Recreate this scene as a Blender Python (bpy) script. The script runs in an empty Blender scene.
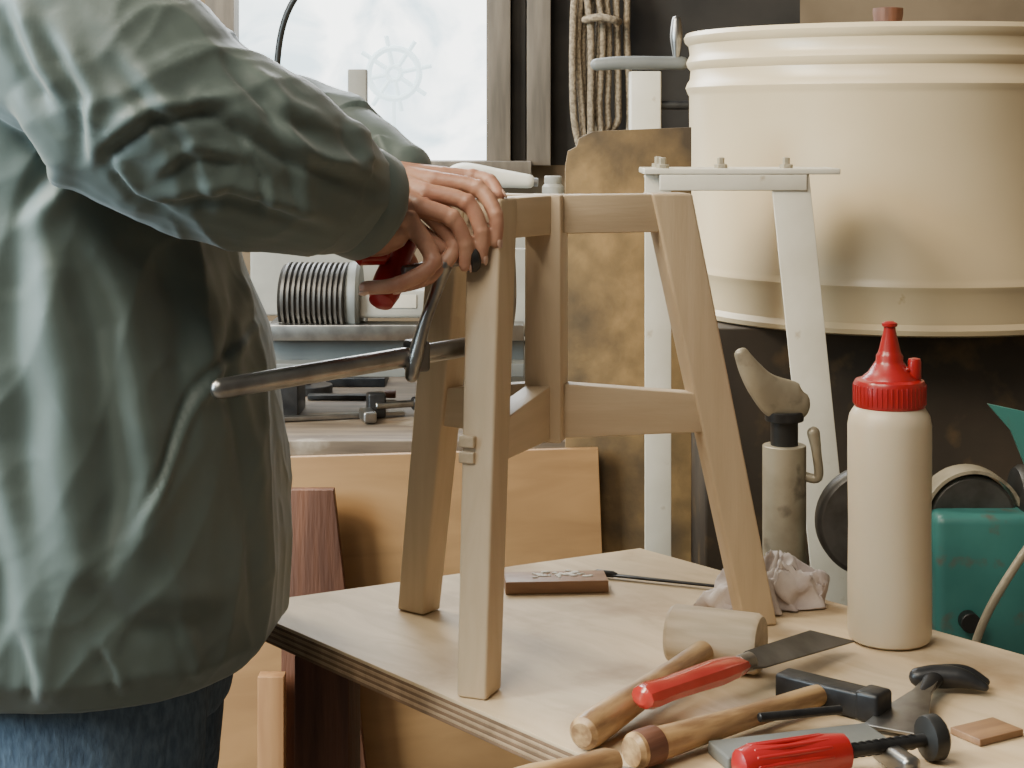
import bpy, bmesh, math, random
from mathutils import Vector, Matrix, noise
random.seed(3)
S=0.001
def V(*a):
    if len(a)==1: a=a[0]
    return Vector((a[0]*S,a[1]*S,a[2]*S))
COL=bpy.context.scene.collection
# ------------------------------------------------------------ materials
def M(name,c1,c2=None,scale=20,rough=.5,metal=0,bump=0,bscale=None,stretch=(1,1,1),detail=5,lo=.35,hi=.65,spec=.5,sheen=0,trans=0,coat=0,distort=0,sss=0,c3=None,bd=.004):
    m=bpy.data.materials.new(name); m.use_nodes=True
    nt=m.node_tree; b=nt.nodes['Principled BSDF']
    c2=c2 or tuple(x*.8 for x in c1)
    tc=nt.nodes.new('ShaderNodeTexCoord'); mp=nt.nodes.new('ShaderNodeMapping')
    mp.inputs['Scale'].default_value=stretch
    nt.links.new(tc.outputs['Object'],mp.inputs['Vector'])
    n=nt.nodes.new('ShaderNodeTexNoise'); n.inputs['Scale'].default_value=scale; n.inputs['Detail'].default_value=detail
    n.inputs['Distortion'].default_value=distort
    nt.links.new(mp.outputs[0],n.inputs['Vector'])
    r=nt.nodes.new('ShaderNodeValToRGB'); r.color_ramp.elements[0].position=lo; r.color_ramp.elements[1].position=hi
    r.color_ramp.elements[0].color=(*c2,1); r.color_ramp.elements[1].color=(*c1,1)
    nt.links.new(n.outputs['Fac'],r.inputs[0])
    out=r.outputs[0]
    if c3:
        n3=nt.nodes.new('ShaderNodeTexNoise'); n3.inputs['Scale'].default_value=c3[1]; n3.inputs['Detail'].default_value=8
        nt.links.new(tc.outputs['Object'],n3.inputs['Vector'])
        r3=nt.nodes.new('ShaderNodeValToRGB'); r3.color_ramp.elements[0].position=c3[2]; r3.color_ramp.elements[1].position=c3[3]
        nt.links.new(n3.outputs['Fac'],r3.inputs[0])
        mx=nt.nodes.new('ShaderNodeMix'); mx.data_type='RGBA'
        nt.links.new(r3.outputs[0],mx.inputs[0]); nt.links.new(out,mx.inputs[6]); mx.inputs[7].default_value=(*c3[0],1)
        out=mx.outputs[2]
    nt.links.new(out,b.inputs['Base Color'])
    b.inputs['Roughness'].default_value=rough; b.inputs['Metallic'].default_value=metal
    b.inputs['Specular IOR Level'].default_value=spec
    if sheen: b.inputs['Sheen Weight'].default_value=sheen; b.inputs['Sheen Roughness'].default_value=.5
    if trans: b.inputs['Transmission Weight'].default_value=trans
    if coat: b.inputs['Coat Weight'].default_value=coat
    if sss:
        b.inputs['Subsurface Weight'].default_value=sss; b.inputs['Subsurface Radius'].default_value=(.012,.004,.002); b.inputs['Subsurface Scale'].default_value=.5
    if bump:
        nb=nt.nodes.new('ShaderNodeTexNoise'); nb.inputs['Scale'].default_value=bscale or scale; nb.inputs['Detail'].default_value=6
        nt.links.new(mp.outputs[0],nb.inputs['Vector'])
        bp=nt.nodes.new('ShaderNodeBump'); bp.inputs['Strength'].default_value=bump; bp.inputs['Distance'].default_value=bd
        nt.links.new(nb.outputs['Fac'],bp.inputs['Height']); nt.links.new(bp.outputs[0],b.inputs['Normal'])
    return m
beech=M('beech_wood',(.56,.44,.30),(.47,.36,.235),scale=5,stretch=(12,12,1.2),rough=.5,bump=.08,bscale=30,distort=.5,lo=.25,hi=.75)
plytop=M('plywood_face',(.60,.465,.305),(.50,.375,.235),scale=3,stretch=(3,9,3),rough=.6,bump=.05,bscale=30,distort=1,c3=((.34,.22,.12),9,.55,.76))
plyL=M('ply_light',(.40,.28,.17),(.28,.19,.11),scale=40,rough=.7)
plyD=M('ply_dark',(.20,.12,.07),(.13,.08,.045),scale=40,rough=.8)
tanboard=M('tan_plywood',(.40,.225,.095),(.30,.165,.07),scale=2,stretch=(2,2,8),rough=.5,distort=1,bump=.05)
darkwood=M('dark_wood',(.17,.068,.036),(.08,.032,.019),scale=4,stretch=(10,10,1),rough=.6,bump=.3,bscale=20)
orangewood=M('orange_wood',(.5,.27,.12),(.36,.18,.08),scale=4,stretch=(10,10,1),rough=.5)
handlew=M('handle_wood',(.48,.31,.15),(.24,.135,.065),scale=5,stretch=(16,16,3),rough=.4,bump=.1,coat=.2,lo=.4,hi=.6)
palew=M('pale_wood',(.54,.43,.30),(.42,.33,.22),scale=9,stretch=(10,10,1.5),rough=.6,bump=.15)
board=M('particle_board',(.27,.165,.065),(.17,.105,.042),scale=30,rough=.8,bump=.15,bscale=120,detail=10,c3=((.055,.037,.02),6,.42,.62))
rusty=M('rusty_steel',(.055,.038,.024),(.026,.019,.013),scale=5,rough=.7,bump=.15,bscale=60,detail=10,c3=((.14,.085,.035),14,.54,.74))
cream=M('cream_enamel',(.64,.52,.34),(.58,.46,.29),scale=4,rough=.32,c3=((.33,.2,.08),26,.75,.82))
whitep=M('white_paint',(.66,.62,.53),(.56,.52,.43),scale=12,rough=.45,c3=((.36,.28,.18),40,.66,.8))
wornp=M('worn_paint',(.46,.41,.31),(.30,.26,.19),scale=18,rough=.42,metal=.3,bump=.1,c3=((.12,.10,.08),30,.58,.75))
steel=M('steel',(.40,.39,.37),(.25,.24,.23),scale=30,rough=.35,metal=1,bump=.08)
dsteel=M('dark_steel',(.05,.05,.052),(.025,.025,.027),scale=40,rough=.4,metal=.6,bump=.2)
gsteel=M('gunmetal',(.13,.125,.12),(.07,.065,.06),scale=25,rough=.45,metal=.6,bump=.1)
blackp=M('black_plastic',(.018,.018,.018),(.01,.01,.01),rough=.45)
redp=M('red_plastic',(.36,.014,.016),(.30,.010,.012),rough=.32,coat=.2)
redt=M('red_translucent',(.62,.06,.045),(.5,.04,.03),rough=.15,trans=.25,coat=.5)
bottle=M('bottle_plastic',(.60,.52,.395),(.54,.465,.345),scale=5,rough=.38,sss=.1)
teal=M('teal_paint',(.05,.20,.185),(.035,.15,.14),scale=10,rough=.4,c3=((.10,.10,.08),35,.58,.72))
grey=M('grey_paint',(.17,.175,.165),(.12,.125,.12),scale=10,rough=.5)
greyL=M('light_grey',(.36,.345,.305),(.26,.25,.22),scale=10,rough=.5)
wallm=M('plaster',(.22,.16,.10),(.16,.115,.07),scale=6,rough=.9,bump=.2)
walld=M('dark_panel',(.04,.034,.028),(.02,.017,.015),scale=6,rough=.9)
trimm=M('window_wood',(.20,.165,.13),(.12,.10,.08),scale=5,stretch=(10,10,1),rough=.7)
floorm=M('concrete',(.20,.17,.14),(.12,.10,.08),scale=5,rough=.85,bump=.2)
benchm=M('bench_wood',(.20,.15,.105),(.10,.075,.055),scale=5,stretch=(1,8,8),rough=.55,bump=.2,c3=((.36,.31,.25),14,.6,.75))
ropem=M('rope',(.36,.29,.2),(.17,.13,.09),scale=160,rough=.95,bump=.8)
clothm=M('rag_cloth',(.62,.56,.54),(.42,.36,.36),scale=20,rough=.95,bump=.2,bscale=300)
skin=M('skin',(.48,.265,.18),(.38,.185,.125),scale=45,rough=.45,sss=.12,bump=.25,bscale=200,bd=.002)
nailm=M('nail',(.58,.38,.30),rough=.3)
jacket=M('jacket_nylon',(.092,.125,.116),(.074,.102,.096),scale=8,rough=.55,bump=.12,bscale=24,sheen=.2,bd=.006,spec=.42)
jeans=M('denim',(.085,.125,.175),(.045,.072,.11),scale=180,rough=.9,bump=.4,stretch=(1,1,.4))
hairm=M('hair',(.02,.016,.013),(.01,.008,.007),scale=60,stretch=(8,8,1),rough=.5,bump=.6)
shoem=M('shoe',(.04,.035,.03),rough=.6)
crumb=M('glue_crumb',(.85,.82,.75),rough=.7)
# ------------------------------------------------------------ mesh helpers
def mk(name,verts,faces,mat,smooth=True,bevel=0,loc=None,recalc=True,angle=40):
    me=bpy.data.meshes.new(name)
    me.from_pydata([tuple(v) for v in verts],[],faces)
    bm=bmesh.new(); bm.from_mesh(me)
    if recalc: bmesh.ops.recalc_face_normals(bm,faces=bm.faces)
    if bevel: bmesh.ops.bevel(bm,geom=[e for e in bm.edges if e.is_manifold and e.calc_face_angle(0)>.5],offset=bevel*S,segments=3,profile=.5,affect='EDGES',clamp_overlap=True)
    for f in bm.faces: f.smooth=smooth
    if smooth:
        for e in bm.edges:
            if e.is_manifold and e.calc_face_angle(0)>math.radians(angle): e.smooth=False
    bm.to_mesh(me); bm.free()
    me.materials.append(mat)
    o=bpy.data.objects.new(name,me); COL.objects.link(o)
    if loc is not None: o.location=loc
    return o
def box(name,c,size,mat,rz=0,bevel=1.5,rx=0,ry=0):
    x,y,z=[s/2*S for s in size]
    vs=[(i*x,j*y,k*z) for i in(-1,1) for j in(-1,1) for k in(-1,1)]
    fs=[(0,1,3,2),(4,6,7,5),(0,4,5,1),(2,3,7,6),(0,2,6,4),(1,5,7,3)]
    o=mk(name,vs,fs,mat,bevel=bevel); o.location=V(c); o.rotation_euler=(math.radians(rx),math.radians(ry),math.radians(rz))
    return o
def frame(p0,p1,up=(0,0,1)):
    t=(p1-p0).normalized(); u=Vector(up)
    if abs(t.dot(u))>.98: u=Vector((0,1,0))
    x=u.cross(t).normalized(); y=t.cross(x).normalized()
    return Matrix(((x.x,y.x,t.x),(x.y,y.y,t.y),(x.z,y.z,t.z))).to_4x4()
def beam(name,p0,p1,w,h,mat,up=(0,0,1),bevel=1.5,w1=None,h1=None):
    "rectangular bar p0->p1; w sideways, h along up"
    p0=V(p0);p1=V(p1);L=(p1-p0).length
    w1=w1 or w; h1=h1 or h
    vs=[]
    for z,a,b in((0,w,h),(L,w1,h1)):
        for i,j in((-1,-1),(1,-1),(1,1),(-1,1)): vs.append((i*a/2*S,j*b/2*S,z))
    fs=[(0,1,2,3),(4,5,6,7),(0,1,5,4),(1,2,6,5),(2,3,7,6),(3,0,4,7)]
    o=mk(name,vs,fs,mat,bevel=bevel); o.matrix_world=Matrix.Translation(p0)@frame(p0,p1,up)
    return o
def lathe(name,prof,p0,p1,mat,n=40,bevel=0,squash=1):
    "prof list of (r,t mm) along p0->p1 direction"
    p0=V(p0);p1=V(p1); vs=[];fs=[]
    for r,t in prof:
        for i in range(n):
            a=2*math.pi*i/n; vs.append((r*S*math.cos(a),r*S*math.sin(a)*squash,t*S))
    for k in range(len(prof)-1):
        for i in range(n):
            j=(i+1)%n; fs.append((k*n+i,k*n+j,(k+1)*n+j,(k+1)*n+i))
    fs.append(tuple(range(n))); fs.append(tuple((len(prof)-1)*n+i for i in range(n)))
    o=mk(name,vs,fs,mat,angle=35); o.matrix_world=Matrix.Translation(p0)@frame(p0,p1)
    return o
def cyl(name,p0,p1,r,mat,r1=None,ch=1.0,n=32):
    L=(Vector(p1)-Vector(p0)).length; r1=r if r1 is None else r1
    ch=min(ch,r*.5,r1*.5,L*.3)
    return lathe(name,[(r-ch,0),(r,ch),(r1,L-ch),(r1-ch,L)],p0,p1,mat,n)
def spline(pts,sub=6):
    P=[Vector(p) for p in pts]; out=[]
    for i in range(len(P)-1):
        a=P[max(i-1,0)];b=P[i];c=P[i+1];d=P[min(i+2,len(P)-1)]
        for k in range(sub):
            t=k/sub
            out.append(.5*((2*b)+(c-a)*t+(2*a-5*b+4*c-d)*t*t+(3*b-a-3*c+d)*t**3))
    out.append(P[-1]); return out
def sweep(pts,rad,n=16,rnd=True,up=(0,0,1)):
    P=[V(p) for p in pts]; R=[(r,r) if not isinstance(r,(tuple,list)) else r for r in rad]
    T=[]
    for i in range(len(P)):
        a=P[max(i-1,0)];b=P[min(i+1,len(P)-1)]; T.append((b-a).normalized())
    u=Vector(up)
    if abs(u.dot(T[0]))>.95: u=Vector((0,1,0))
    u=(u-T[0]*u.dot(T[0])).normalized()
    seq=[]
    if rnd:
        for a in(80,55,28): seq.append((P[0]-T[0]*min(R[0])*S*math.sin(math.radians(a)),T[0],R[0][0]*math.cos(math.radians(a)),R[0][1]*math.cos(math.radians(a))))
    for i in range(len(P)): seq.append((P[i],T[i],R[i][0],R[i][1]))
    if rnd:
        for a in(28,55,80): seq.append((P[-1]+T[-1]*min(R[-1])*S*math.sin(math.radians(a)),T[-1],R[-1][0]*math.cos(math.radians(a)),R[-1][1]*math.cos(math.radians(a))))
    vs=[];fs=[]
    for c,t,a,b in seq:
        u=(u-t*u.dot(t)).normalized(); w=t.cross(u)
        for i in range(n):
            g=2*math.pi*i/n; vs.append(c+u*(math.sin(g)*b*S)+w*(math.cos(g)*a*S))
    for k in range(len(seq)-1):
        for i in range(n):
            j=(i+1)%n; fs.append((k*n+i,k*n+j,(k+1)*n+j,(k+1)*n+i))
    fs.append(tuple(range(n))); fs.append(tuple((len(seq)-1)*n+i for i in range(n)))
    return vs,fs
def tube(name,pts,rad,mat,n=16,rnd=True,sub=6,up=(0,0,1)):
    if not isinstance(rad,list): rad=[rad]*len(pts)
    if sub>1:
        R3=[(r,r,0) if not isinstance(r,(tuple,list)) else (r[0],r[1],0) for r in rad]
        pts=spline(pts,sub); rad=[(max(v.x,.1),max(v.y,.1)) for v in spline(R3,sub)]
    vs,fs=sweep(pts,rad,n,rnd,up)
    return mk(name,vs,fs,mat,angle=60)
def sw(pts,rad,sub=5,n=20,up=(0,0,1)):
    R3=[(r,r,0) if not isinstance(r,(tuple,list)) else (r[0],r[1],0) for r in rad]
    return sweep(spline(pts,sub),[(v.x,v.y) for v in spline(R3,sub)],n,True,up)
def ellips(c,r,n=20,m=12):
    vs=[];fs=[]
    for k in range(1,m):
        ph=math.pi*k/m
        for i in range(n):
            a=2*math.pi*i/n; vs.append(V(c[0]+r[0]*math.sin(ph)*math.cos(a),c[1]+r[1]*math.sin(ph)*math.sin(a),c[2]+r[2]*math.cos(ph)))
    for k in range(m-2):
        for i in range(n):
            j=(i+1)%n; fs.append((k*n+i,k*n+j,(k+1)*n+j,(k+1)*n+i))
    fs.append(tuple(range(n))); fs.append(tuple((m-2)*n+i for i in range(n)))
    return vs,fs
def remesh(name,parts,voxel,smooth,mat,disp=None):
    vs=[];fs=[]
    for v,f in parts:
        b=len(vs); vs+=v; fs+=[tuple(b+i for i in g) for g in f]
    o=mk(name+'_tmp',vs,fs,mat)
    r=o.modifiers.new('r','REMESH'); r.mode='VOXEL'; r.voxel_size=voxel*S
    if smooth:
        s=o.modifiers.new('s','SMOOTH'); s.factor=.5; s.iterations=smooth
    dg=bpy.context.evaluated_depsgraph_get(); dg.update()
    me=bpy.data.meshes.new_from_object(o.evaluated_get(dg))
    bpy.data.objects.remove(o)
    me.name=name
    if disp:
        nrm=[v.normal.copy() for v in me.vertices]
        for v,nn in zip(me.vertices,nrm):
            v.co=v.co+disp(v.co/S,nn)
    for p in me.polygons: p.use_smooth=True
    me.materials.clear(); me.materials.append(mat)
    ob=bpy.data.objects.new(name,me); COL.objects.link(ob)
    return ob
def prism(name,poly,z0,z1,mat,bevel=1,plane='xy'):
    n=len(poly); vs=[]
    for z in(z0,z1):
        for a,b in poly:
            vs.append(V(a,b,z) if plane=='xy' else V(a,z,b))
    fs=[tuple(range(n)),tuple(range(n,2*n))]+[(i,(i+1)%n,n+(i+1)%n,n+i) for i in range(n)]
    return mk(name,vs,fs,mat,bevel=bevel)
def group(name,parts,loc=(0,0,0)):
    e=bpy.data.objects.new(name,None); COL.objects.link(e); e.location=V(loc); e.empty_display_size=.05
    inv=Matrix.Translation(-V(loc))
    for p in parts:
        p.parent=e; p.matrix_parent_inverse=inv
    return e
# ------------------------------------------------------------ room
box('floor',(300,1900,-20),(5200,5400,40),floorm,bevel=0)
WY=3640
parts=[box('lower_panel',(-306,WY,600),(4000,80,1200),wallm,bevel=0),
       box('left_panel',(-1453,WY,1900),(1706,80,1400),wallm,bevel=0),
       box('header',(-325,WY,2450),(550,80,300),wallm,bevel=0),
       box('dark_section',(280,WY,1900),(660,80,1400),walld,bevel=0),
       box('right_section',(1750,WY,1300),(2280,80,2600),wallm,bevel=0)]
group('wall_back',parts,(0,WY,0))
box('wall_right',(2700,1900,1300),(80,3400,2600),wallm,bevel=0)
glass=bpy.data.materials.new('window_glow'); glass.use_nodes=True
nt=glass.node_tree; b=nt.nodes['Principled BSDF']
tc=nt.nodes.new('ShaderNodeTexCoord'); n=nt.nodes.new('ShaderNodeTexNoise'); n.inputs['Scale'].default_value=5; n.inputs['Detail'].default_value=8; n.inputs['Distortion'].default_value=1.2
r=nt.nodes.new('ShaderNodeValToRGB'); r.color_ramp.elements[0].color=(.42,.55,.60,1); r.color_ramp.elements[1].color=(.97,1,.97,1)
r.color_ramp.elements[0].position=.33; r.color_ramp.elements[1].position=.55
nt.links.new(tc.outputs['Object'],n.inputs['Vector']); nt.links.new(n.outputs['Fac'],r.inputs[0])
nt.links.new(r.outputs[0],b.inputs['Emission Color']); b.inputs['Base Color'].default_value=(.1,.1,.1,1); b.inputs['Emission Strength'].default_value=4.6
parts=[box('pane',(-325,WY,1760),(540,8,1110),glass,bevel=0),
       box('jamb_right',(-28,WY-60,1800),(50,70,1200),trimm),
       box('jamb_inner',(14,WY-45,1800),(30,40,1200),walld),
       box('casing_right',(56,WY-50,1800),(50,70,1200),trimm),
       box('jamb_left',(-610,WY-60,1800),(60,70,1200),trimm),
       box('sill',(-310,WY-70,1195),(700,120,30),trimm),
       box('head',(-310,WY-60,2340),(700,70,60),trimm)]
group('window_1',parts,(-310,WY,1200))
wm=M('wheel_glow',(.42,.52,.54),rough=.8)
wb=wm.node_tree.nodes['Principled BSDF']; wb.inputs['Emission Color'].default_value=(.6,.74,.77,1); wb.inputs['Emission Strength'].default_value=2.5  # pale emission puts the window's backlight into the wheel, which is no lamp
wy=WY-14; wc=(-252,wy,1395)
def ring(name,c,R,r,mat,n=40,axis='y'):
    pts=[]
    for i in range(n+1):
        a=2*math.pi*i/n
        pts.append((c[0]+R*math.cos(a),c[1],c[2]+R*math.sin(a)) if axis=='y' else (c[0]+R*math.cos(a),c[1]+R*math.sin(a),c[2]))
    vs,fs=sweep(pts,[r]*(n+1),8,False,up=(0,1,0) if axis=='y' else (0,0,1)); return mk(name,vs,fs,mat)
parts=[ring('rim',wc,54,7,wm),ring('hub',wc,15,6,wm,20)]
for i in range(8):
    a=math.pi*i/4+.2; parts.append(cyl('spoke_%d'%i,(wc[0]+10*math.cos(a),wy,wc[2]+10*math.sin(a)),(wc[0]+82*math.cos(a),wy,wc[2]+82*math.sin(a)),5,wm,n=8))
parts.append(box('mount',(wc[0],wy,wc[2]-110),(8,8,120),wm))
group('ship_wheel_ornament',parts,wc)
# ------------------------------------------------------------ rear bench
parts=[box('bench_top',(-560,3050,778),(1380,880,44),benchm,bevel=2)]
for i,(x,y) in enumerate(((-1200,2680),(80,2680),(-1200,3420),(80,3420))): parts.append(box('leg_%d'%i,(x,y,378),(80,80,756),darkwood))
parts.append(box('apron',(-560,2640,700),(1300,30,110),darkwood))
group('rear_workbench',parts,(-560,3050,0))
prism('plywood_sheet',[(-420,0),(142,0),(142,300),(122,828),(-420,812)],2403,2415,tanboard,plane='xz')
prism('dark_plank',[(-326,0),(-158,0),(-248,778),(-318,778)],2360,2380,darkwood,plane='xz')
prism('orange_batten',[(-348,0),(-312,0),(-312,530),(-348,530)],2325,2350,orangewood,plane='xz')
# planer machine on the bench
parts=[]
parts.append(box('bed_rail',(-200,2850,940),(440,60,26),steel))
parts.append(box('bed_web',(-200,2870,905),(440,30,40),grey))
parts.append(box('bed_foot',(-200,2850,880),(440,90,22),grey))
for i,x in enumerate((-380,-40)): parts.append(box('foot_%d'%i,(x,2870,835),(50,110,70),dsteel))
pr=[(30,0),(58,2)]
t=6
while t<112:
    pr+=[(55,t),(55,t+3),(62,t+3.5),(62,t+7)]; t+=9
pr+=[(40,116)]
parts.append(lathe('motor_fins',pr,(-388,2895,990),(-300,2885,990),gsteel,n=48))
parts.append(lathe('motor_end_cover',[(20,0),(56,4),(62,12),(64,24),(60,30),(20,34)],(-286,2890,990),(-250,2890,990),grey,n=48))
parts.append(box('motor_base',(-345,2890,940),(120,80,30),gsteel))
parts.append(box('switch_housing',(-195,2880,985),(130,70,48),greyL,bevel=8))
parts.append(box('label',(-195,2844,990),(70,2,22),whitep,bevel=.3))
parts.append(cyl('knob',(-130,2845,985),(-130,2825,985),12,blackp))
parts.append(box('guide_fence',(20,2900,1000),(60,16,150),greyL,bevel=3))
parts.append(box('back_guard',(-330,2990,1030),(260,14,160),greyL,bevel=5))
group('planer_machine',parts,(-200,2850,800))
parts=[box('cabinet',(-20,3200,970),(230,260,336),grey,bevel=5),box('drawer_front_1',(-20,3065,1050),(200,10,90),greyL,bevel=3),box('drawer_front_2',(-20,3065,940),(200,10,90),greyL,bevel=3),
 cyl('pull_1',(-50,3050,1050),(10,3050,1050),5,steel),cyl('pull_2',(-50,3050,940),(10,3050,940),5,steel)]
group('tool_chest',parts,(-20,3200,800))
parts=[tube('body',[(-118,3120,1184),(-90,3120,1194),(-20,3115,1187),(30,3110,1182)],[14,22,17,13],whitep),cyl('nose',(30,3110,1182),(48,3110,1180),8,steel),cyl('base',(-70,3120,1139),(-70,3120,1180),14,greyL)]
group('heat_gun',parts,(-40,3115,1150))
lathe('small_jar',[(18,0),(20,3),(20,34),(15,40),(16,42),(16,52),(14,54)],(75,3110,1138),(75,3110,1200),greyL)
parts=[cyl('base',(-370,3080,800),(-370,3080,815),45,dsteel),tube('gooseneck',[(-370,3080,810),(-385,3080,1000),(-420,3080,1250),(-425,3080,1400),(-400,3070,1500),(-340,3060,1560),(-250,3050,1600)],6,blackp),
 lathe('shade',[(12,0),(16,10),(50,60),(52,62),(48,60),(10,12)],(-250,3050,1600),(-215,3045,1560),dsteel)]
group('gooseneck_lamp',parts,(-370,3080,800))
parts=[box('column',(-290,3200,1095),(36,30,590),greyL,bevel=3),box('foot',(-290,3200,808),(110,110,16),dsteel),box('arm',(-290,3160,1310),(24,90,24),grey)]
group('drill_stand',parts,(-290,3200,800))
group('flat_file',[beam('blade',(-360,3000,806),(-225,3000,806),22,8,dsteel),cyl('handle',(-225,3000,810),(-205,3000,810),7,darkwood)],(-300,3000,800))
parts=[beam('bar',(-420,2760,806),(-180,2830,806),16,7,steel),box('jaw',(-225,2812,822),(30,26,42),dsteel,rz=15,bevel=4),cyl('screw',(-225,2800,822),(-160,2830,822),6,steel),cyl('screw_knob',(-165,2828,822),(-150,2835,822),11,dsteel),box('foot_jaw',(-235,2770,812),(22,50,18),steel,rz=15,bevel=4)]
group('bar_clamp',parts,(-220,2800,800))
group('paint_scraper',[beam('blade',(-60,2760,805),(0,2800,805),30,3,steel),cyl('handle',(-120,2720,812),(-60,2760,808),9,handlew)],(-60,2760,800))
# ------------------------------------------------------------ particle board + cabinet + drum
prism('particle_board_sheet',[(76,0),(256,0),(256,1282),(116,1276),(96,1266),(92,1254),(80,1248),(76,1226)],2425,2439,board,plane='xz')
parts=[box('body',(720,2830,490),(860,560,980),rusty,bevel=4),box('plinth',(720,2830,20),(880,580,40),rusty)]
group('rusty_steel_cabinet',parts,(720,2830,0))
D0=981;DX=622
prof=[(300,0),(326,0),(334,3),(336,10),(330,18),(331,30),(333,60),(336,66),(338,72),(336,78),(333,84),(333,350),(336,356),(339,364),(336,372),(332,378),(331,392),(336,398),(338,405),(335,412),(332,418),(334,432),(340,438),(342,445),(338,452),(328,452),(324,445),(322,40),(300,12),(10,12)]
dr=lathe('shell',prof,(DX,2755,D0),(DX,2755,D0+100),cream,n=128)
lid=lathe('lid',[(322,0),(322,8),(200,14),(10,16)],(DX,2755,D0+428),(DX,2755,D0+500),cream,n=96)
kn=lathe('lid_knob',[(22,0),(22,8),(22,30),(24,42),(24,52),(10,54)],(606,2740,D0+440),(606,2740,D0+540),darkwood)
group('cream_steel_drum',[dr,lid,kn],(DX,2755,D0))
# ------------------------------------------------------------ white stand
def angle_iron(name,p0,p1,w,mat):
    a=beam(name,p0,p1,w,5,mat,up=(0,1,0),bevel=.8)
    p0=Vector(p0);p1=Vector(p1)
    b=beam(name+'_flange',p0+Vector((w/2-2.5,w/2,0)),p1+Vector((w/2-2.5,w/2,0)),5,w,mat,up=(0,1,0),bevel=.8)
    return [a,b]
parts=[box('top_plate',(312,2350,1222),(266,96,8),whitep),box('apron_front',(300,2305,1207),(200,5,22),whitep)]
parts+=angle_iron('leg_front_left',(199,2318,1218),(199,2318,0),36,whitep)
parts+=angle_iron('leg_front_right',(377,2308,1218),(500,2300,0),52,whitep)
parts+=angle_iron('leg_rear_left',(196,2364,1218),(500,2370,0),26,whitep)
for i,(x,y) in enumerate(((205,2315),(285,2320),(375,2325),(205,2385))): parts.append(lathe('bolt_%d'%i,[(9,0),(9,5),(5,6),(5,14),(3,15)],(x,y,1226),(x,y,1300),wornp,n=6))
group('white_steel_stand',parts,(300,2350,0))
# ------------------------------------------------------------ rope & vise post by the wall
parts=[box('peg',(176,3560,1610),(20,90,20),darkwood)]
for i in range(5):
    x0=128+i*12+random.uniform(-3,3); x1=x0+34+i*7; zb=1215+random.uniform(-10,50); y=3490+i*12; j=random.uniform(-6,6)
    parts.append(tube('loop_%d'%i,[(172,y,1625),(x0+6,y,1570),(x0+j,y,1450),(x0-2-j,y,1320),(x0+8,y,zb+20),((x0+x1)/2,y-6,zb),(x1,y,zb+25),(x1+3+j,y,1330),(x1-j,y,1470),(x1-6,y,1570),(178,y,1625)],7.5,ropem,n=10))
parts.append(tube('wrap',[(150,3480,1500),(180,3470,1505),(215,3480,1498),(222,3550,1500)],8,ropem,n=10))
group('hanging_rope',parts,(176,3540,1500))
parts=[box('post',(236,3020,690),(54,50,1380),whitep,bevel=3),tube('cross_bar',[(150,3010,1392),(200,3005,1395),(300,3000,1394)],[11,12,12],grey),cyl('lower_rod',(262,3010,1320),(330,3010,1320),8,dsteel),
  tube('lever',[(290,3000,1400),(290,3000,1440),(290,3000,1470)],[5,11,8],steel)]
group('white_post_rack',parts,(236,3020,0))
# ------------------------------------------------------------ cobbler's post
parts=[cyl('tube',(338,2110,0),(338,2110,888),27,wornp),cyl('neck',(338,2110,885),(338,2110,930),17,blackp),cyl('collar',(338,2110,918),(338,2110,930),24,dsteel),
 tube('last',[(360,2105,938),(348,2105,940),(328,2102,948),(308,2098,964),(293,2095,984),(282,2094,1004)],[(16,9),(26,11),(26,12),(19,11),(14,9),(9,6)],wornp,n=24,up=(0,1,0)),
 tube('hook',[(362,2105,850),(378,2100,850),(376,2098,880),(372,2098,905)],[6,6,6,8],wornp),box('base',(338,2110,8),(200,200,16),dsteel)]
group('shoe_last_stand',parts,(338,2110,0))
# ------------------------------------------------------------ teal grinder machine
parts=[box('housing',(655,2130,715),(290,170,200),teal,bevel=12),box('stand',(660,2130,308),(200,140,616),rusty,bevel=4)]
whp=[(12,0),(62,0),(66,3),(68,8),(68,24),(66,28),(62,30),(12,30)]
parts.append(lathe('grinding_wheel_left',whp,(446,2100,792),(446,2140,792),gsteel,n=56))
parts.append(lathe('spindle_left',[(9,0),(9,60)],(446,2085,792),(446,2160,792),steel))
parts.append(box('motor_arm',(490,2140,770),(110,20,40),dsteel))
parts.append(lathe('grinding_wheel_right',[(12,0),(50,0),(54,3),(55,8),(55,24),(12,28)],(566,2085,800),(566,2125,800),gsteel,n=56))
parts.append(lathe('spindle_nut',[(14,0),(14,8),(6,10),(6,16)],(566,2085,800),(566,2060,800),steel,n=6))
vs=[];fs=[]
N=24
for i in range(N+1):
    a=math.radians(-5+190*i/N)
    for rr,yy in((58,2080),(62,2080),(62,2122),(58,2122)): vs.append(V(566+rr*math.cos(a),yy,800+rr*math.sin(a)))
for i in range(N):
    for j in range(4): fs.append((i*4+j,i*4+(j+1)%4,(i+1)*4+(j+1)%4,(i+1)*4+j))
fs+= [(0,1,2,3),(N*4,N*4+1,N*4+2,N*4+3)]
parts.append(mk('wheel_guard',vs,fs,wornp))
parts.append(lathe('motor_drum',[(30,0),(48,2),(52,8),(52,92),(48,100),(30,102)],(622,2105,812),(760,2100,812),blackp,n=48))
parts.append(prism('hopper_sheet',[(568,952),(606,944),(760,905),(760,790),(680,800),(640,840),(612,880),(596,920)],2030,2036,teal,plane='xz'))
parts.append(tube('hose',[(690,1990,905),(640,1990,840),(590,1990,770),(555,1990,710),(540,1990,660),(548,1990,600),(560,2010,500)],5,wornp,n=12))
parts.append(cyl('front_knob',(548,2045,690),(548,2028,690),12,blackp))
group('teal_bench_grinder',parts,(650,2120,0))
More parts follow.
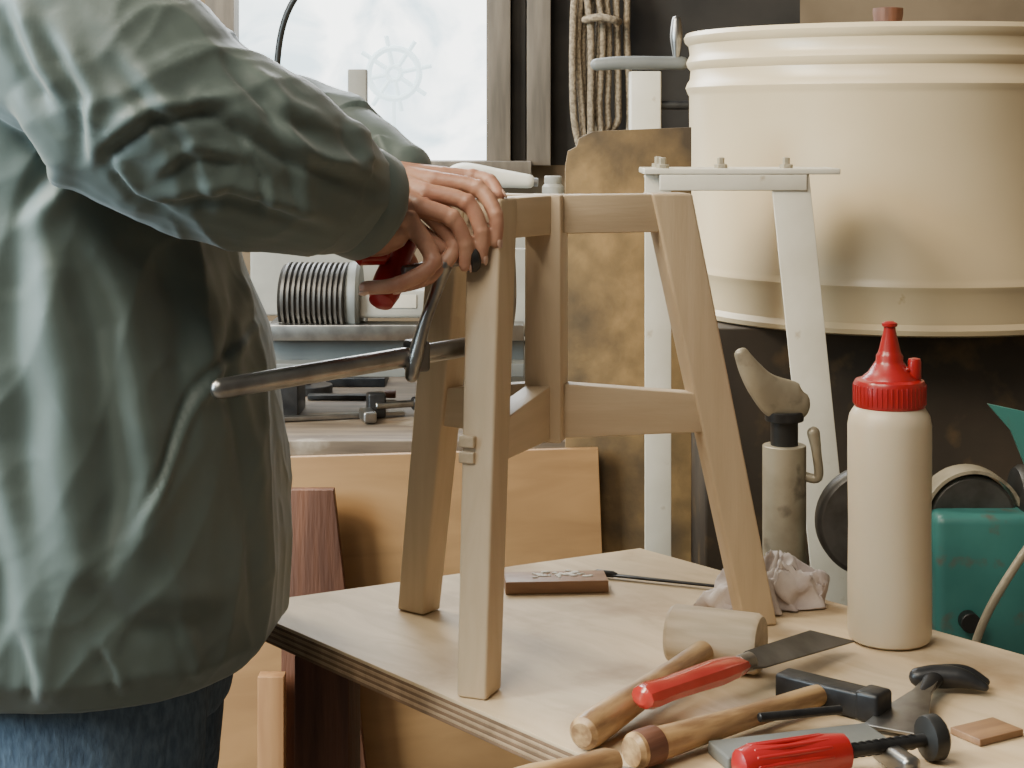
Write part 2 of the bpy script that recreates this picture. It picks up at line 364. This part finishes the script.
# ------------------------------------------------------------ work table
L=Vector((-309,1895));F=Vector((162,2150));dv=Vector((.633,-.774))*900
poly=[tuple(L),tuple(F),tuple(F+dv),tuple(L+dv)]
parts=[]
ang=math.atan2(dv.y,dv.x)
def tblslab(name,z0,z1,mat):
    c=(L+F)/2+dv/2
    o=prism(name,[(Vector(p)-c).to_tuple() for p in poly],z0,z1,mat,bevel=.5)
    me=o.data; R=Matrix.Rotation(-ang,4,'Z'); me.transform(R); o.location=(c.x*S,c.y*S,0); o.rotation_euler=(0,0,ang); return o
parts.append(tblslab('ply_face',746.5,750,plytop))
zz=746.5
for i in range(7):
    parts.append(tblslab('ply_%d'%i,zz-3.2,zz,plyD if i%2==0 else plyL)); zz-=3.2
parts.append(box('leg_1',(-205,1893,350),(62,50,700),darkwood,rz=-10))
parts.append(box('leg_2',(150,2060,358),(55,55,716),darkwood,rz=28))
parts.append(box('leg_3',(640,1450,358),(55,55,716),darkwood,rz=28))
parts.append(box('leg_4',(250,1270,358),(55,55,716),darkwood,rz=28))
group('plywood_work_table',parts,(200,1700,0))
# ------------------------------------------------------------ three-legged stool
ctr=Vector((36,1767)); TOP=1213
def leg(name,foot,top,rad=45,tan=36,sf=.84):
    foot=Vector(foot);top=Vector(top); d=(foot-ctr).normalized(); t=Vector((-d.y,d.x)); vs=[]
    o3=Vector((foot.x,foot.y,750.5)); 
    for c,z,sc in((foot,750.5,sf),(top,TOP,1.0)):
        for a,b in((-1,-1),(1,-1),(1,1),(-1,1)):
            p=c+d*(a*rad/2*sc)+t*(b*tan/2*sc); vs.append(V(p.x-foot.x,p.y-foot.y,z-750.5))
    fs=[(0,1,2,3),(4,5,6,7),(0,1,5,4),(1,2,6,5),(2,3,7,6),(3,0,4,7)]
    return mk(name,vs,fs,beech,bevel=3,loc=V(o3))
feet={'a':((-103,1875),(-58,1830)),'b':((-31,1600),(-19,1680)),'c':((262,1826),(164,1802))}
parts=[leg('leg_'+k,*v) for k,v in feet.items()]
parts.append(box('center_post',(36,1767,(958+TOP)/2),(38,38,TOP-958),beech,rz=-14,bevel=2))
for k,(f,t) in feet.items():
    f=Vector(f);t=Vector(t)
    d=(t-ctr).normalized()
    s=ctr+d*14; e=t-d*14
    parts.append(beam('top_rail_'+k,(s.x,s.y,TOP-20.5),(e.x,e.y,TOP-20.5),29,40,beech,bevel=1.5))
    q=f+(t-f)*((985-750)/(TOP-750)); e=q-d*12
    parts.append(beam('stretcher_'+k,(s.x,s.y,989),(e.x,e.y,980),26,56,beech,bevel=1.5,h1=40))
    if k=='b':
        dd=(f-ctr).normalized()
        for i,zz in enumerate((968,983)):
            a=q+dd*10+Vector((-9,3));b2=q+dd*27+Vector((-9,3))
            parts.append(beam('tenon_%s_%d'%(k,i),(a.x,a.y,zz),(b2.x,b2.y,zz),16,11,palew,bevel=1.5))
group('three_legged_stool',parts,(36,1767,750))
# ------------------------------------------------------------ F clamp held in hands
parts=[tube('bar',[(-262,1520,1049),(-154,1595,1058),(-46,1668,1067),(-8,1700,1070)],[(8,9.5)]*4,steel,n=14,sub=1,rnd=True)]
parts.append(tube('fixed_jaw',[(-10,1698,1062),(-2,1706,1100),(-2,1712,1140),(-6,1712,1165)],[(7,11),(6,9),(6,9),(8,9)],steel))
parts.append(box('slide_collar',(-92,1637,1063),(18,26,30),gsteel,rz=34,bevel=4))
parts.append(tube('slide_arm',[(-96,1630,1045),(-92,1632,1065),(-84,1634,1095),(-72,1636,1128),(-66,1636,1150)],[(7,12),(8,14),(6,10),(6,10),(9,12)],steel))
parts.append(cyl('screw',(-104,1616,1146),(-36,1650,1156),5,steel))
parts.append(lathe('pressure_pad',[(6,0),(13,3),(14,9),(12,12)],(-46,1640,1155),(-30,1648,1158),blackp))
parts.append(lathe('grip',[(8,0),(13,3),(15,14),(13,40),(15,65),(15,80),(12,92),(6,96)],(-103,1676,1182),(-124,1616,1118),redp,n=24))
parts.append(cyl('grip_cap',(-150,1618,1162),(-118,1630,1162),11,redp,ch=5))
group('f_clamp',parts,(-90,1630,1060))
# ------------------------------------------------------------ person
def skel(wrist,wr,fingers,thumb):
    ps=[]
    for f in fingers:
        ps.append(sw([wrist,tuple(Vector(wrist)*.45+Vector(f[0])*.55),f[0]],[(wr,wr*.8),(15.5,12.5),(10.6,10)],4,16))
        ps.append(sw(f,[9.8,8.3,7.6,6.6],4,16))
        for j,r in((0,10.6),(1,9.6),(2,8.3)): ps.append(ellips(f[j],(r,r,r),12,8))
    ps.append(sw(thumb,[14,13,10.5,8.8],4,16))
    return ps
NW=(-150,1606,1198)
nf=[[(-84,1684,1210),(-56,1692,1180),(-70,1684,1152),(-92,1676,1142)],
    [(-80,1663,1213),(-50,1668,1177),(-67,1658,1146),(-92,1648,1136)],
    [(-86,1641,1206),(-56,1640,1169),(-80,1626,1140),(-110,1616,1131)],
    [(-98,1618,1194),(-75,1610,1156),(-106,1594,1136),(-137,1588,1133)]]
nt_=[(-148,1640,1184),(-128,1672,1168),(-106,1692,1152),(-98,1686,1132)]
hand_near=remesh('right_hand',skel(NW,24,nf,nt_)+[sw([(-215,1575,1225),(-180,1590,1210),NW,(-138,1612,1198)],[(30,24),(28,22),(27,21),(22,20)],4),
   sw([(-150,1600,1188),(-130,1606,1178),(-112,1612,1180)],[16,18,14],4,14)],1.8,3,skin)
FW=(-150,1700,1238)
ff=[[(-90,1632,1206),(-58,1630,1196),(-45,1633,1171),(-45,1637,1150)],
    [(-84,1651,1219),(-44,1645,1210),(-30,1640,1182),(-30,1642,1157)],
    [(-76,1671,1230),(-34,1662,1223),(-16,1649,1198),(-16,1648,1172)],
    [(-69,1691,1234),(-40,1690,1233),(-22,1680,1229),(-13,1666,1216)]]
ft=[(-128,1690,1222),(-112,1662,1198),(-90,1646,1180),(-68,1642,1166)]
hand_far=remesh('left_hand',skel(FW,23,ff,ft)+[sw([(-200,1740,1255),FW,(-135,1690,1234)],[(26,22),(24,20),(22,18)],4)],1.8,3,skin)
def nails(fs,name):
    out=[]
    for i,f in enumerate(fs):
        b_=Vector(f[3]);d=(b_-Vector(f[2])).normalized()
        up=(Vector(f[2])-(Vector(f[1])+Vector(f[3]))/2); up=(up-d*up.dot(d)).normalized()
        c=b_+d*1.5+up*5.4
        vs,fc=ellips((0,0,0),(4.4,5.8,1.6),14,8)
        o=mk('%s_nail_%d'%(name,i),vs,fc,nailm)
        x=d.cross(up).normalized()
        o.matrix_world=Matrix.Translation(V(c))@Matrix(((x.x,d.x,up.x),(x.y,d.y,up.y),(x.z,d.z,up.z))).to_4x4()
        out.append(o)
    return out
def loft(rings,n=40,e=2.3):
    vs=[];fs=[]
    for z,cx,cy,rx,ry in rings:
        for i in range(n):
            a=2*math.pi*i/n; c=math.cos(a);s=math.sin(a)
            vs.append(V(cx+rx*math.copysign(abs(c)**(2/e),c),cy+ry*math.copysign(abs(s)**(2/e),s),z))
    for k in range(len(rings)-1):
        for i in range(n):
            j=(i+1)%n; fs.append((k*n+i,k*n+j,(k+1)*n+j,(k+1)*n+i))
    fs.append(tuple(range(n))); fs.append(tuple((len(rings)-1)*n+i for i in range(n)))
    return vs,fs
CY=1722
torso=loft([(752,-428,CY,168,194),(758,-426,CY,178,206),(786,-420,CY,191,222),(860,-416,CY,191,226),(960,-420,CY,188,222),(1060,-430,CY,184,218),(1140,-442,CY,168,214),(1220,-452,CY,156,212),(1320,-460,CY,146,212),(1400,-462,CY,132,205),(1450,-458,CY,112,175),(1485,-450,CY,90,120),(1520,-438,CY,72,80)])
nearA=[(-440,1570,1405),(-395,1520,1375),(-335,1500,1318),(-300,1500,1286),(-240,1515,1260),(-190,1550,1236),(-145,1590,1214)]
nearR=[95,100,98,94,86,73,52]
farA=[(-440,1880,1385),(-390,1915,1335),(-310,1915,1285),(-225,1850,1262),(-160,1775,1246),(-112,1724,1237)]
farR=[95,92,84,72,56,36]
def segd(p,A):
    best=1e9;bt=0
    for i in range(len(A)-1):
        a=Vector(A[i]);b=Vector(A[i+1]);t=max(0,min(1,(p-a).dot(b-a)/(b-a).length_squared)); d=(p-(a+(b-a)*t)).length
        if d<best: best=d;bt=i+t
    return best,bt
def ridge(v):
    n=noise.noise(v); return (1-min(1,abs(n)*2.8))**1.7
# tailored folds on the camera-near side of the garment: (x,z) polylines, width, height in mm
CR=[([(-245,1100),(-298,1015),(-345,915)],5,4),([(-272,1170),(-262,1040),(-246,900),(-236,790)],5,4),
 ([(-400,1225),(-355,1105),(-340,970),(-350,860)],19,10),([(-435,1250),(-418,1040),(-400,830)],24,9),
 ([(-320,1190),(-290,1105),(-284,1020)],13,7),([(-390,900),(-330,850),(-262,840)],16,4),([(-470,1000),(-440,900),(-430,790)],18,7),
 ([(-391,1378),(-355,1307),(-360,1250)],11,7),([(-360,1250),(-295,1290),(-223,1303)],8,6),([(-276,1316),(-190,1262),(-110,1228)],8,6),
 ([(-311,1219),(-240,1228),(-150,1190)],8,6),([(-435,1307),(-400,1254),(-440,1190)],14,9),([(-250,1352),(-196,1298),(-160,1280)],8,6),
 ([(-152,1298),(-128,1245)],6,4),([(-330,1350),(-270,1270),(-250,1200)],10,6),([(-215,1330),(-180,1250),(-178,1200)],7,4),([(-425,1400),(-400,1330),(-380,1300)],12,7),
 ([(-300,1240),(-262,1262),(-215,1250)],6,4),([(-340,1260),(-318,1225),(-280,1205)],7,5),([(-232,1290),(-205,1238),(-212,1196)],5,3),
 ([(-370,830),(-355,800),(-350,770)],6,3),([(-300,840),(-292,800),(-290,770)],6,3),([(-430,840),(-425,800),(-428,770)],7,3)]
CRv=[([Vector(q) for q in P],w,a) for P,w,a in CR]
def creases(p,n):
    if n.y>.35 or p.y>1720: return 0
    tot=0;q=Vector((p.x,p.z)); wob=noise.noise(p*.012)*7; q=q+Vector((wob,-wob))
    for P,w,a in CRv:
        best=1e9;sg=1;tt=0;m=len(P)-1
        for i in range(m):
            A=P[i];B=P[i+1];ab=B-A;t=max(0,min(1,(q-A).dot(ab)/ab.length_squared)); r=q-(A+ab*t); d=r.length
            if d<best: best=d; sg=1 if ab.x*r.y-ab.y*r.x>0 else -1; tt=(i+t)/m
        if best<w*5:
            e=min(1,tt*4,(1-tt)*4) if 0<tt<1 else 0
            s=best*sg
            tot+=a*e*(math.exp(-((s-w*.7)/w)**2)-1.0*math.exp(-((s+w*.7)/(w*.8))**2))
    return tot*S*min(1,(.35-n.y)/.4)
def jdisp(p,n):
    q=p*S
    w=q+Vector((noise.noise(q*4),noise.noise(q*4+Vector((9,0,0))),noise.noise(q*4+Vector((0,7,0)))))*.06
    dA,tA=segd(p,nearA); dB,tB=segd(p,farA)
    ws=0
    if min(dA,dB)<130 and p.x>-400: ws=min(1,(p.x+400)/90)*min(1,(130-min(dA,dB))/20)
    a=Vector((w.x*7+w.z*1.6,w.y*7,w.z*1.6)); b=Vector((w.x*9-w.z*5,w.y*6,w.z*3.2+5))
    ft_=ridge(a)*.0055+ridge(b)*.0035+noise.noise(q*5)*.006+ridge(w*16)*.0010
    c=Vector((w.x*14+w.z*9,w.y*5,w.z*10-w.x*3)); d=Vector((w.x*8-w.z*13,w.y*6,w.z*6+3))
    fs_=ridge(c)*.0042+ridge(d)*.004+noise.noise(q*10)*.0035+ridge(w*20)*.0013
    if p.z<790: ft_*=max(.2,(p.z-750)/40)
    if tA>5.4 and dA<100: fs_*=.5
    if tB>3.8 and dB<80: fs_*=.3
    return n*((1-ws)*ft_+ws*fs_-.004+creases(p,n))
jack=remesh('jacket',[torso,sw(nearA,nearR,5,28),sw(farA,farR,5,28)],3.8,5,jacket,jdisp)
def band(name,p0,p1,ru,rv,mat,th=5):
    p0=Vector(p0);p1=Vector(p1);pp=[p0.lerp(p1,t) for t in(0,.15,.5,.85,1)]
    vs,fs=sweep(pp,[(ru-3,rv-3),(ru+1,rv+1),(ru+2,rv+2),(ru+1,rv+1),(ru-4,rv-4)],28,False); return mk(name,vs,fs,mat)
cuffs=[band('right_cuff',(-160,1576,1223),(-128,1605,1204),48,52,jacket)]
colr=mk('collar',*loft([(1495,-445,CY,84,88),(1520,-432,CY,76,78),(1555,-420,CY,72,74),(1560,-418,CY,66,68),(1530,-425,CY,60,62)],32,2),jacket)
head=remesh('head',[sw([(-430,CY,1480),(-405,CY,1560),(-390,CY,1600)],[58,55,60],4),ellips((-385,CY,1668),(98,76,100)),ellips((-335,CY,1612),(52,52,58)),
   sw([(-288,CY,1668),(-272,CY,1645),(-266,CY,1636),(-284,CY,1630)],[8,11,13,9],3,12),ellips((-289,CY,1606),(9,24,6)),ellips((-290,CY,1595),(9,22,6)),ellips((-306,CY,1572),(18,22,16)),
   ellips((-388,CY-78,1648),(16,8,30)),ellips((-388,CY+78,1648),(16,8,30)),ellips((-297,CY,1690),(12,44,8))],3.5,4,skin)
hair=remesh('hair',[ellips((-402,CY,1690),(104,84,96)),ellips((-425,CY,1640),(72,78,80))],5,3,hairm,lambda p,n:n*(.008*noise.noise(p*.03)+.004*noise.noise(p*.1)))
eyes=[]
for i,sg in enumerate((-1,1)):
    eyes.append(mk('eye_%d'%i,*ellips((-300,CY+sg*30,1668),(10,13,9)),whitep)); eyes.append(mk('iris_%d'%i,*ellips((-292,CY+sg*30,1666),(4,5,5)),blackp))
    eyes.append(mk('brow_%d'%i,*ellips((-290,CY+sg*32,1692),(6,20,4)),hairm))
def jd(p,n):
    q=p*S; return n*(.006*ridge(Vector((q.x*6,q.y*6,q.z*5)))+.004*noise.noise(q*14))
jn=remesh('jeans',[loft([(700,-420,CY,130,172),(760,-420,CY,140,178),(860,-425,CY,135,175)],32,2),
   sw([(-418,CY-88,770),(-410,CY-92,640),(-400,CY-98,460),(-415,CY-100,250),(-428,CY-100,85)],[(96,128),(90,112),(74,82),(66,70),(58,62)],5,24,up=(1,0,0)),
   sw([(-418,CY+78,770),(-420,CY+84,640),(-425,CY+82,460),(-450,CY+84,250),(-470,CY+84,85)],[(90,128),(84,108),(72,80),(64,68),(58,62)],5,24,up=(1,0,0))],7,4,jeans,jd)
shoes=[]
for i,(x,y) in enumerate(((-428,CY-100),(-470,CY+84))):
    shoes.append(remesh('shoe_%d'%i,[ellips((x-10,y,50),(58,42,50)),ellips((x+80,y,38),(110,46,36)),ellips((x+45,y,14),(140,46,14))],6,3,shoem))
group('person',[hand_near,hand_far,jack,colr,head,hair,jn]+cuffs+eyes+shoes+nails(nf,'right')+nails(ff,'left'),(-425,CY,0))
# ------------------------------------------------------------ table objects
T=750.4
bx,by=392,1765
parts=[lathe('body',[(10,1),(36,0),(41,3),(43,10),(43,60),(42.2,120),(43,180),(43,224),(41,234),(36,242),(30,248),(28,254),(10,254)],(bx,by,T),(bx,by,T+10),bottle,n=64)]
parts.append(lathe('cap_ring',[(30,0),(36,1),(37,4),(37,24),(35,28),(28,30)],(bx,by,T+242),(bx,by,T+300),redp,n=48))
for i in range(44):
    a=2*math.pi*i/44; parts.append(box('cap_rib_%d'%i,(bx+36.8*math.cos(a),by+36.8*math.sin(a),T+256),(1.6,1.8,20),redp,rz=math.degrees(a),bevel=.5))
parts.append(lathe('nozzle',[(30,0),(29,3),(22,9),(16,18),(14,21),(14,26),(12,29),(11,32),(7,49),(6,56),(8,57),(8,60),(4,62)],(bx,by,T+269),(bx,by,T+340),redp,n=40))
parts.append(lathe('tethered_stopper',[(6,0),(7,2),(7,24),(6,27),(2,28)],(bx+24,by-8,T+266),(bx+24,by-8,T+310),redp,n=24))
parts.append(tube('tether',[(bx+24,by-8,T+276),(bx+18,by-10,T+282),(bx+12,by-8,T+280)],3,redp,n=8))
group('glue_bottle',parts,(bx,by,T))
parts=[lathe('head',[(20,0),(26,1),(29,5),(29,88),(26,93),(20,94)],(157,1690,T+29.5),(243,1653,T+29.5),palew,n=48),
 lathe('handle',[(9,0),(11,10),(11,90),(13,170),(15,225),(15.5,252),(14,262),(10,266)],(200,1672,T+25),(60,1448,T+15.5),handlew,n=32)]
group('wooden_mallet',parts,(160,1600,T))
a=Vector((112,1484,T+34));b_=Vector((218,1588,T+32)); 
parts=[lathe('handle',[(8,0),(13,3),(15.5,12),(14,35),(15,75),(16,100),(14,125),(11,140),(9,146)],a,b_,redt,n=10,squash=.75),
 cyl('ferrule',b_-Vector((8,8,0)),b_+Vector((6,6,0)),9,steel)]
bl=prism('blade',[(0,-9),(18,-12),(182,-16),(140,14),(18,13),(0,9)],-1,1,gsteel,bevel=.3)
bl.matrix_world=Matrix.Translation(V(b_+Vector((0,0,0))))@Matrix.Rotation(math.atan2(152,128),4,'Z')@Matrix.Rotation(math.radians(4),4,'Y')@Matrix.Rotation(math.radians(24),4,'X')
parts.append(bl)
group('flooring_knife',parts,(200,1570,T))
parts=[beam('head',(252,1590,T+13),(330,1524,T+13),25,24,dsteel,bevel=3),beam('poll',(316,1536,T+14),(334,1520,T+14),28,27,dsteel,bevel=4),
 lathe('handle',[(9,0),(10,20),(10,100),(12,170),(14,215),(15,230),(15,242),(12,246)],(290,1560,T+14),(104,1410,T+16),handlew,n=28)]
parts.append(lathe('handle_end_wrap',[(14.6,0),(15.8,1),(15.8,20),(13,25),(8,27)],(121,1424,T+16),(104,1410,T+16),darkwood,n=28))
group('hammer',parts,(250,1520,T))
parts=[lathe('handle',[(9,0),(12,3),(13,30),(11,70),(12,100),(9,110)],(-8,1338,T+13),(85,1395,T+13),handlew,n=24)]
group('wood_chisel',parts+[beam('blade',(80,1392,T+8),(112,1394,T+3),12,3,steel)],(40,1365,T))
box('whetstone',(244,1446,T+6),(150,42,12),grey,rz=17,bevel=2)
group('screwdriver',[cyl('shaft',(215,1482,T+18),(292,1508,T+16),4,dsteel)],(250,1490,T+4))
parts=[lathe('grip',[(8,0),(14,3),(17,15),(15,45),(17,80),(15,100),(9,104)],(180,1366,T+18),(276,1402,T+18),redp,n=12),
 cyl('screw',(270,1400,T+18),(352,1430,T+18),5.5,dsteel),lathe('knob',[(10,0),(18,2),(19,5),(19,13),(16,16)],(346,1428,T+19),(365,1435,T+19),blackp,n=20),
 box('jaw',(318,1408,T+10),(16,54,18),steel,rz=20,bevel=5),beam('bar',(310,1385,T+5),(430,1340,T+5),18,8,steel)]
for i in range(9):
    parts.append(ring('thread_%d'%i,(283+i*6.4,1404.5+i*2.35,T+18),5.8,1.1,dsteel,16))
gd=Vector((96,36,0)).normalized(); gs=gd.cross(Vector((0,0,1)))
for i in range(7):
    a=math.pi*(i+.5)/7; off=gs*(15*math.cos(a))+Vector((0,0,15*math.sin(a)))
    c0=Vector((186,1368.5,T+18))+off+gd*8; parts.append(tube('grip_rib_%d'%i,[tuple(c0),tuple(c0+gd*66)],2.2,redp,n=8,sub=1))
group('red_handled_clamp',parts,(300,1400,T))
parts=[]
bl=prism('flared_blade',[(-6,0),(6,0),(9,40),(20,85),(26,130),(-26,130),(-20,85),(-9,40)],-1.5,1.5,steel,bevel=.5)
p0=V(396,1596,T+16); p1=V(328,1478,T+5)
d=(p1-p0); bl.matrix_world=Matrix.Translation(p0)@Matrix.Rotation(math.atan2(d.y,d.x)-math.pi/2,4,'Z')@Matrix.Rotation(math.radians(-4.5),4,'X')
parts.append(bl)
parts.append(tube('neck',[(398,1602,T+14),(388,1582,T+13),(378,1566,T+12)],[(10,7),(8,5),(6,3)],dsteel))
parts.append(tube('claw_1',[(384,1606,T+13),(404,1605,T+14),(424,1599,T+14),(442,1590,T+9)],[9,11,9,4],dsteel))
parts.append(tube('claw_2',[(392,1610,T+13),(412,1616,T+14),(432,1614,T+14),(448,1608,T+8)],[7,8,7,4],dsteel))
group('claw_hatchet',parts,(390,1560,T))
box('wood_scrap',(416,1490,T+3),(52,36,6),M('scrap_wood',(.30,.17,.085),(.2,.11,.06),scale=10,stretch=(1,8,1)),rz=30,bevel=.8)
parts=[box('slab',(50,1962,T+7),(118,46,14),M('reddish_wood',(.34,.20,.12),(.25,.14,.08),scale=8,stretch=(1,8,8)),rz=4,bevel=1)]
for i in range(36):
    parts.append(mk('shaving_%d'%i,*ellips((56+random.gauss(0,17),1966+random.gauss(0,7),T+14.4),(random.uniform(1.5,6),random.uniform(1,3.5),1.4),7,5),crumb))
group('glue_board',parts,(50,1962,T))
group('thin_file',[beam('blade',(118,2004,T+4),(255,1948,T+4),9,3,dsteel,w1=5),lathe('tang',[(2,0),(4,5),(4,25),(2,30)],(96,2013,T+5),(118,2004,T+5),dsteel)],(180,1980,T))
def rag():
    N=80; vs=[];fs=[]
    for i in range(N+1):
        for j in range(N+1):
            u=i/N*2-1;v=j/N*2-1
            x=u*math.sqrt(1-v*v/2);y=v*math.sqrt(1-u*u/2); r=math.hypot(x,y)
            X=294+x*52-max(0,-x)*30;Y=1893+y*38
            w=Vector((x*1.3,y*1.3,3)); wn=noise.noise(w*1.5)*1.3
            h=(1-r**2.2)*32*(1 if x>-.3 else max(.2,1+(x+.3)*1.3))
            rd=1-abs(noise.noise(Vector((x*1.9+wn,y*1.9-wn,1))))*2.4; rd2=1-abs(noise.noise(Vector((x*3.6-wn*2,y*3.6+wn,4))))*2.4
            z=h*(.7+.45*rd)+ (rd*10+rd2*9+6)*(1-r**6)
            X+=noise.noise(Vector((x*2,y*2,9)))*30*r+noise.noise(Vector((x*5,y*5,29)))*9; Y+=noise.noise(Vector((x*2,y*2,19)))*14*r+noise.noise(Vector((x*5,y*5,39)))*9
            vs.append(V(X,Y,T+max(1,z)+.5))
    for i in range(N):
        for j in range(N):
            a=i*(N+1)+j; fs.append((a,a+1,a+N+2,a+N+1))
    o=mk('cleaning_rag',vs,fs,clothm,angle=180,recalc=False); o.modifiers.new('t','SOLIDIFY').thickness=.0012; return o
rag()
# ------------------------------------------------------------ light
w=bpy.data.worlds.new('world'); bpy.context.scene.world=w; w.use_nodes=True
w.node_tree.nodes['Background'].inputs[0].default_value=(.97,.92,.82,1); w.node_tree.nodes['Background'].inputs[1].default_value=.12
def area(name,loc,target,size,energy,color):
    l=bpy.data.lights.new(name,'AREA'); l.shape='SQUARE'; l.size=size; l.energy=energy; l.color=color
    o=bpy.data.objects.new(name,l); COL.objects.link(o); o.location=V(loc); o.rotation_euler=(V(target)-V(loc)).to_track_quat('-Z','Y').to_euler()
area('key_front',(-1100,150,3300),(150,1800,900),1.5,88,(1,.91,.75))  # added key lamp, out of view, to light stool and table
area('drum_lamp_left',(-2200,1250,3000),(450,2500,1200),.9,140,(1,.87,.65))  # second added lamp, unseen, brightens the drum from its left
area('window_light',(-330,3500,1900),(-100,1700,900),.9,34,(.9,.96,1))
area('side_window_light',(-2200,1250,1750),(-400,1650,1200),1.2,110,(.70,.90,1))
sn=bpy.data.lights.new('sun','SUN'); sn.energy=1.8; sn.angle=.2; sn.color=(1,.92,.73)
so=bpy.data.objects.new('sun',sn); COL.objects.link(so); so.rotation_euler=(Vector((.45,-.42,-.8))).to_track_quat('-Z','Y').to_euler()
# ------------------------------------------------------------ camera
cd=bpy.data.cameras.new('camera'); co=bpy.data.objects.new('camera',cd); COL.objects.link(co)
cd.sensor_width=36; cd.lens=1700/1024*36; cd.shift_y=-259/1024; co.location=(0,0,1.285); co.rotation_euler=(math.pi/2,0,0)
cd.clip_start=.05
bpy.context.scene.camera=co
